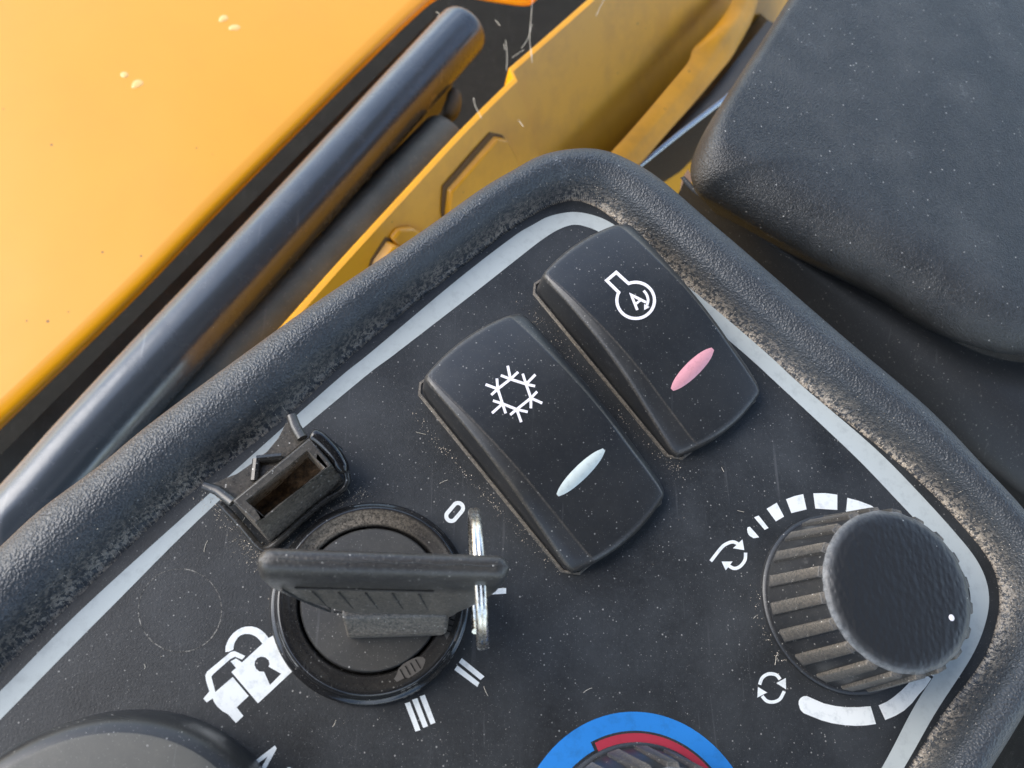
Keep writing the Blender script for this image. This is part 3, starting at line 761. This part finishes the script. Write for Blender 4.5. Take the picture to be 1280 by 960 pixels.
# ================================================================== yellow bodywork and tubes beyond the console
ZB = -120
bp = thing('body_panel', 'large glossy yellow body panel with a folded edge', 'body panel', P(200, 200, ZB))
EDGE = [(-160, 688), (0, 541), (167, 379), (277, 265), (375, 166), (450, 91), (500, 42), (530, 14), (545, 3), (560, -3), (585, 0), (620, 6), (655, 10), (668, 4), (690, -20)]
Ew = catmull([P(*p, ZB - 4)[:2] for p in EDGE], 160)
cw = P(150, -250, ZB)[:2]
rows = []
nr = []
for i in range(160):
    t = Ew[min(i + 1, 159)] - Ew[max(i - 1, 0)]; t /= np.linalg.norm(t); nr.append(np.array([-t[1], t[0]]))
nr = np.array(nr)
for k in range(3):
    nr[1:-1] = (nr[:-2] + nr[1:-1] + nr[2:]) / 3
for i in range(160):
    rows.append([(*(Ew[i] + nr[i] * o), ZB + z) for o, z in ((3.2, -3.4), (.5, -3.3), (0, -2.8), (.1, -2.1), (.6, -1.3), (1.4, -.6), (2.6, -.12), (6, .1))])
mb = MB(); mb.grid(rows); fe = mb.build('folded_edge', 'yellow', bp, angle=80)
mb = MB(); pl = [tuple(Ew[i] + nr[i] * 5.9) for i in range(0, 160)]
pl += [tuple(P(700, -300, ZB)[:2]), tuple(P(-900, -300, ZB)[:2]), tuple(P(-900, 900, ZB)[:2])]
mb.prism(pl, ZB - 1, ZB + .1); mb.build('panel_face', 'yellow', bp)
for k, (x, y, r_, lab) in enumerate(((278, 25, 8, 'uppermost peach blob on the yellow panel'), (292, 36, 8.5, 'peach blob just below the uppermost one on the yellow panel'),
                                (155, 95, 6.5, 'small peach blob, leftmost on the yellow panel'), (170, 107, 9, 'peach blob, lowest on the yellow panel'))):
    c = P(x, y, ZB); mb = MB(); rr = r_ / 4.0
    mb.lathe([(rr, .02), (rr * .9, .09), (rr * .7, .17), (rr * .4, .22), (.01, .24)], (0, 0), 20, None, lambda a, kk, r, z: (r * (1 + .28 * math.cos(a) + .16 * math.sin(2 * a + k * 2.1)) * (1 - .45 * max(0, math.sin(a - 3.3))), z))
    o = mb.build('peach_blob', 'peach'); o.location = Vector((c[0], c[1], ZB + .1)) * S; o.rotation_euler = (0, 0, .4)  # flattened opaque dome, paler than the yellow panel
    tag(o, lab, 'water drop', 'peach blobs on the yellow panel')
# glossy tube
ZT = -104
def centre(l, r): return ((l[0] + r[0]) / 2, (l[1] + r[1]) / 2)
TL = [((-130, 722), (-30, 800)), ((0, 602), (78, 667)), ((75, 529), (140, 583)), ((167, 433), (226, 482)), ((287, 304), (345, 352)), ((450, 130), (500, 175)), ((552, 22), (598, 62))]
cp = catmull([P(*centre(a, b), ZT) for a, b in TL], 60)
rad = 10.6
tb = thing('grab_tube', 'glossy black round tube with rounded end beside the yellow panel', 'tube', tuple(cp[45]))
ed = cp[-1] - cp[-3]; ed /= np.linalg.norm(ed)
pts = [tuple(p) for p in cp]; rs = [rad] * 60
for k, s_ in ((1.8, .985), (3.2, .93), (4.2, .84), (4.9, .70), (5.2, .5), (5.3, .05)):
    pts.append(tuple(cp[-1] + ed * k)); rs.append(rad * s_)
mb = MB(); mb.tube(pts, rs, 48); mb.build('tube', 'tube', tb, angle=60)
# dull lower rail
ra = thing('lower_rail', 'dull dark rail with a clipped end lying below the glossy tube', 'rail', tuple(P(400, 300, -125)))
rp = catmull([P(*p, -116) for p in [(-60, 822), (110, 652), (265, 477), (420, 316), (504, 228), (556, 174)]], 40)
ed = rp[-1] - rp[-3]; ed /= np.linalg.norm(ed)
mb = MB(); mb.tube([tuple(p) for p in rp] + [tuple(rp[-1] + ed * k) for k in (1.5, 3, 3.6)], [10.5] * 40 + [10.0, 7, 1], 32); mb.build('rail', 'rail', ra, angle=60)
mb = MB(); mb.tube(catmull([P(558, 150, -116), P(566, 132, -112), P(568, 112, -110)], 8), [2.2, 3.2, 3.6, 3.6, 3.4, 3.2, 2.8, 1.5], 12); mb.build('end_clip', 'rail', ra)
# side rail in the gap beside the panel
gs = thing('gap_ledge', 'thin dark ledge in the gap between yellow panel and tube', 'ledge', tuple(P(300, 260, -150)))
e1 = [P(*p, -150) for p in [(-120, 690), (300, 268), (545, 20)]]; e2 = [P(*p, -152) for p in [(-90, 735), (330, 290), (575, 45)]]
mb = MB(); mb.grid([[p for p in catmull(e1, 20)], [p for p in catmull(e2, 20)], [(p[0], p[1], -200) for p in catmull(e2, 20)]]); mb.build('ledge', 'rail', gs)

# yellow upright plate
yp = thing('side_plate', 'upright yellow steel plate with notched top edge behind the console', 'side plate', tuple(P(650, 150, -90)))
ZP = -88
TE = [(300, 462), (345, 414), (420, 330), (500, 243), (560, 178), (600, 137), (641, 97)]
TE2 = [(636, 85), (680, 47), (730, 3), (800, -60), (900, -150), (1150, -380)]
def plate(pts_px, n, edge):
    top = catmull([P(*p, ZP) for p in pts_px], n)
    rows = []
    for i in range(n):
        t = top[min(i + 1, n - 1)] - top[max(i - 1, 0)]; t = t[:2] / np.linalg.norm(t[:2]); nn2 = np.array([t[1], -t[0]])
        rows.append([(*(top[i][:2] - nn2 * .1), ZP - 330), (*top[i][:2], ZP - .4), (*(top[i][:2] + nn2 * .4), ZP), (*(top[i][:2] + nn2 * (edge - .4)), ZP), (*(top[i][:2] + nn2 * edge), ZP - .5), (*(top[i][:2] + nn2 * (edge + 12)), ZP - 20), (*(top[i][:2] + nn2 * (edge + 200)), ZP - 330)])
    return rows
rA = plate(TE, 40, 2.6); rB = plate(TE2, 24, 2.6)
mb = MB(); mb.grid(rA + rB); mb.build('plate', 'yellow_in', yp, angle=30)
def on_face(px, py, off=0.0):
    """point of the plate face seen at a pixel"""
    h = ZP - 20
    a = np.array(P(420, 330, ZP)); b2 = np.array(P(641, 97, ZP)); t = (b2 - a)[:2]; t /= np.linalg.norm(t); nn2 = np.array([t[1], -t[0]])
    for _ in range(60):
        p = P(px, py, h); o = (p[:2] - a[:2]) @ nn2 - off
        tgt = np.interp(o, [2.6, 14.6, 202.6], [ZP - .5, ZP - 20, ZP - 330])
        h = h * .6 + tgt * .4
    return np.array(P(px, py, h))
def pad(name, px, th, mat, parent, bev=.5):
    a = np.array(P(420, 330, ZP)); b2 = np.array(P(641, 97, ZP)); t = (b2 - a)[:2]; t /= np.linalg.norm(t); nn3 = np.array([t[1], -t[0], .12])
    back = [on_face(*p) for p in px]; mb = MB(); mb.hexa([p + nn3 * th for p in back], [p - nn3 * .5 for p in back]); return mb.build(name, mat, parent, bevel=bev)
pad('weld_line', [(552, 266), (554, 233), (613, 166), (628, 169), (643, 194), (640, 262), (566, 326)], .3, 'yellow_line', yp, .1)
pad('mounting_pad', [(555, 268), (558, 236), (616, 170), (628, 172), (640, 196), (645, 262), (570, 330)], 2.6, 'yellow_in', yp)
pad('weld_line', [(456, 350), (464, 324), (482, 297), (500, 300), (520, 312), (520, 360)], .3, 'yellow_line', yp, .1)
pad('small_bracket', [(458, 350), (466, 325), (483, 300), (520, 318), (520, 360)], 4.0, 'yellow_in', yp, .8)
pad('lug', [(486, 296), (495, 284), (512, 282), (528, 292), (524, 312), (500, 318)], 2.0, 'yellow_in', yp, .8)
# bent yellow strip towards the armrest
mb = MB()
q1 = [(700, 250), (760, 194), (800, 150), (832, 112), (860, 78), (866, 62), (880, 48), (898, 28), (914, 4), (925, -25)]
q2 = [(745, 262), (800, 205), (835, 165), (868, 128), (898, 92), (914, 72), (926, 52), (938, 30), (946, 6), (955, -25)]
rows_ = []
for k, (a, b2) in enumerate(zip(catmull(q1, 40), catmull(q2, 40))):
    pa, pb2 = P(*a, -122), P(*b2, -127)
    bump_ = 1.4 + (3.6 * math.exp(-((k - 27) / 5.0) ** 2)) + .8 * mnoise.noise(Vector((k * .35, 0, 3)))
    rows_.append([pa * (1 - s_) + pb2 * s_ + np.array([0, 0, bump_ * math.sin(math.pi * s_) ** .7 * (1.0 if s_ < .6 else .75)]) for s_ in np.linspace(0, 1, 12)])
mb.grid(rows_); st = mb.build('bent_strip', 'yellow_dull', None, angle=80)
tag(st, 'bent yellow metal strip with a crumpled end near the armrest', 'metal strip')
# dark lower plate + bright trim
mb = MB(); mb.tube([P(740, 252, -130), P(800, 206, -130), P(850, 166, -130), P(905, 124, -130), P(960, 70, -130)], 1.1, 10, flat_=.6)
wl_ = [np.array(P(*p, -131)) for p in [(730, 260), (800, 206.5), (850, 166.5), (905, 124.5), (960, 70.5), (1040, -20)]]
mb2 = MB(); mb2.grid([wl_, [p + np.array([0, 0, -275]) for p in wl_]]); o = mb2.build('black_sheet', 'body'); tag(o, 'black sheet dropping below the thin bright metal edge', 'sheet')
o = mb.build('trim_edge', 'trim'); tag(o, 'thin bright metal edge above the black gap beside the armrest', 'metal trim')
mb = MB(); mb.grid([[P(x, y, -131) for x, y in [(735, 262), (800, 208), (905, 126), (990, 40)]], [P(x, y, -133) for x, y in [(720, 240), (786, 196), (885, 118), (960, 25)]], [P(x, y, -160) for x, y in [(712, 232), (776, 186), (872, 110), (948, 15)]]])
o = mb.build('dark_channel', 'channel'); tag(o, 'dull grey channel running along the thin bright metal edge', 'channel')

# ================================================================== armrest
ar = thing('armrest', 'large dark grained armrest box with scuffed top', 'armrest', tuple(P(1100, 250, -30)))
OUT = [(1040, -90), (985, 0), (930, 86), (890, 148), (870, 186), (863, 214), (871, 238), (900, 256), (1000, 314), (1100, 364), (1180, 413), (1240, 437), (1290, 444), (1400, 446), (1560, 380), (1560, -90), (1300, -250)]
zb = -15
base = np.array([P(*p, zb)[:2] for p in OUT])
base = catmull(list(base) + [base[0]], 240)[:-1]
sm = [.14, .14, .14, .14, .16, .3, .6, .9, 1, 1, 1, 1, 1, 1, 1, .6, .3, .14]
wgt = np.interp(np.linspace(0, 17, len(base)), np.arange(18), sm)
cw = P(1180, 190, zb)[:2]
lv = [(13, -34), (4.5, -22), (1.2, -17.5), (0, -15), (.5, -12.6), (1.6, -10.4), (3.2, -8.6), (5.4, -7.1), (8.4, -6.0), (12.5, -5.2), (17, -4.8), (24, -4.6)]
rows_ = []
for k, (o, z) in enumerate(lv):
    r_ = []
    for i in range(len(base)):
        w_ = wgt[i] if k > 3 else 1.0
        r_.append((*(base[i] + (cw - base[i]) * o * w_ / 62.0), z))
    rows_.append(r_)
mb = MB(); b = mb.grid(rows_, close_v=True)
nb_ = len(base); last = b + (len(lv) - 1) * nb_
mb.f.append(tuple(last + k for k in range(nb_)))
mb.build('pad', 'arm', ar, angle=80)
# moulding under it
C1 = [(850, 222), (866, 240), (900, 262), (1000, 320), (1100, 372), (1180, 420), (1240, 446), (1300, 455), (1400, 458), (1700, 440)]
C2 = [(846, 246), (878, 276), (925, 316), (1000, 380), (1070, 440), (1150, 505), (1215, 560), (1300, 625), (1400, 690), (1700, 900)]
u1 = catmull([P(*p, -24) for p in C1], 60); u2 = catmull([P(*p, -34) for p in C2], 60)
rows_ = []
for a, b2 in zip(u1, u2):
    r_ = []
    for s_ in np.linspace(0, 1, 12):
        p = a * (1 - s_) + b2 * s_; p = p.copy(); p[2] += 5.0 * math.sin(math.pi * s_ ** 1.2) ** 1.0 ; r_.append(p)
    e_ = b2.copy(); e_[2] -= 3; r_.append(e_); e2_ = b2 + np.array([3, 3, -10]); r_.append(e2_); e3_ = b2 + np.array([4, 4, -120]); r_.append(e3_)
    rows_.append(r_)
mb = MB(); mb.grid(rows_); mb.build('base_moulding', 'body', ar, angle=60)
mb = MB(); u3 = catmull([P(*p, -75) for p in [(980, 430), (1080, 500), (1160, 545), (1250, 600), (1400, 690), (1700, 880)]], 24)
mb.tube([tuple(p) for p in u3], 3.0, 12); mb.build('lower_ridge', 'body', ar)
# dry leaf scrap
mb = MB(); lf = [(851, 236), (853, 222), (860, 211), (866, 222), (862, 236), (856, 240)]
q = [P(*p, -48) for p in lf]; q = [(p[0], p[1], -48 + 1.2 * mnoise.noise(Vector((p[0], p[1], 0)))) for p in q]
mb.hexa(q, [(p[0], p[1], p[2] - .3) for p in q]); o = mb.build('dry_leaf', 'leaf'); tag(o, 'brown scrap of dry leaf caught between rim and armrest', 'dry leaf')

# ================================================================== dust, fibres, cobweb
mb = MB()
def grain(p, s_):
    b = len(mb.v); a = rng.normal(size=(4, 3)); a /= np.linalg.norm(a, axis=1)[:, None]
    for k in range(4): mb.vert(np.array(p) + a[k] * s_ * rng.uniform(.6, 1.2))
    mb.f += [(b, b + 1, b + 2), (b, b + 1, b + 3), (b, b + 2, b + 3), (b + 1, b + 2, b + 3)]
def rim_z(t): return pw(t, PR_T, PR_Z)
for _ in range(13000):
    i = rng.uniform(0, 299); t = abs(rng.normal(.07, .11)); i0 = int(i)
    if mnoise.noise(Vector((i * .06, 4, 0))) < rng.uniform(-.7, .3): continue
    p = A_[i0] + (B_[i0] - A_[i0]) * t
    grain((*p, rim_z(t) + .03), rng.uniform(.05, .17))
for _ in range(900):       # loose grit on the panel
    x, y = rng.uniform(0, 1240), rng.uniform(260, 960)
    p = P(x, y, 0)
    grain((p[0], p[1], .03), rng.uniform(.03, .07))
def around(path, n, spread, zz=.04, s0=.06, s1=.2):
    q = catmull([P(*p, 0) for p in path], 100)
    for _ in range(n):
        p = q[rng.integers(0, 100)] + rng.normal(0, spread, 3) * np.array([1, 1, 0]); grain((p[0], p[1], zz), rng.uniform(s0, s1))
around([(250, 612), (275, 640), (300, 668), (330, 695), (310, 690)], 420, 1.3)
around([(330, 690), (380, 660), (430, 625), (460, 612)], 300, 1.0)
around([(520, 520), (580, 590), (640, 655), (700, 712)], 260, .5)
around([(660, 380), (700, 430), (760, 500), (830, 575), (850, 590)], 260, .9)
around([(945, 730), (960, 790), (985, 830)], 120, 1.2)
around([(340, 740), (350, 800), (390, 850), (450, 876)], 80, .6)
mb.build('dust_grains', 'dust', None); tag(bpy.data.objects['dust_grains'], 'pale dust and grit lying in the rim groove and around switches', 'dust', kind='stuff')
mb = MB()
for x, y in [(255, 690), (300, 655), (340, 668), (430, 610), (520, 540), (560, 600), (930, 640), (945, 770), (970, 820), (610, 870), (740, 860), (820, 620), (420, 900), (180, 830), (690, 430), (905, 590)]:
    p = P(x, y, .06)
    a = rng.uniform(0, 6.3); L = rng.uniform(.6, 2.2); cv = rng.normal(0, .4)
    mb.tube([(p[0] + L * s_ * math.cos(a + cv * s_), p[1] + L * s_ * math.sin(a + cv * s_), .07) for s_ in np.linspace(0, 1, 5)], .035, 4)
mb.build('lint_fibres', 'web', None); tag(bpy.data.objects['lint_fibres'], 'fine pale lint fibres scattered over the black panel', 'lint', kind='stuff')
mb = MB()
for pts_ in ([(666, -10), (664, 20), (662, 45), (664, 70)], [(665, 30), (660, 48), (652, 60)], [(632, 50), (634, 70), (633, 88)], [(630, 55), (631, 62)], [(619, 25), (625, 32)], [(592, 122), (594, 132), (602, 148)],
             [(664, 60), (665, 78)], [(640, 72), (655, 62)], [(745, 20), (752, 5), (758, -5)], [(648, 150), (654, 158)], [(545, 15), (549, 17), (547, 22)]):
    q = catmull([P(*p, -80 + 2 * k) for k, p in enumerate(pts_)], 10); mb.tube([tuple(p) for p in q], .07, 5)
mb.build('cobweb_strands', 'web', None); tag(bpy.data.objects['cobweb_strands'], 'thin cobweb strands and dry grass fibres by the notched yellow plate', 'cobweb', kind='stuff')
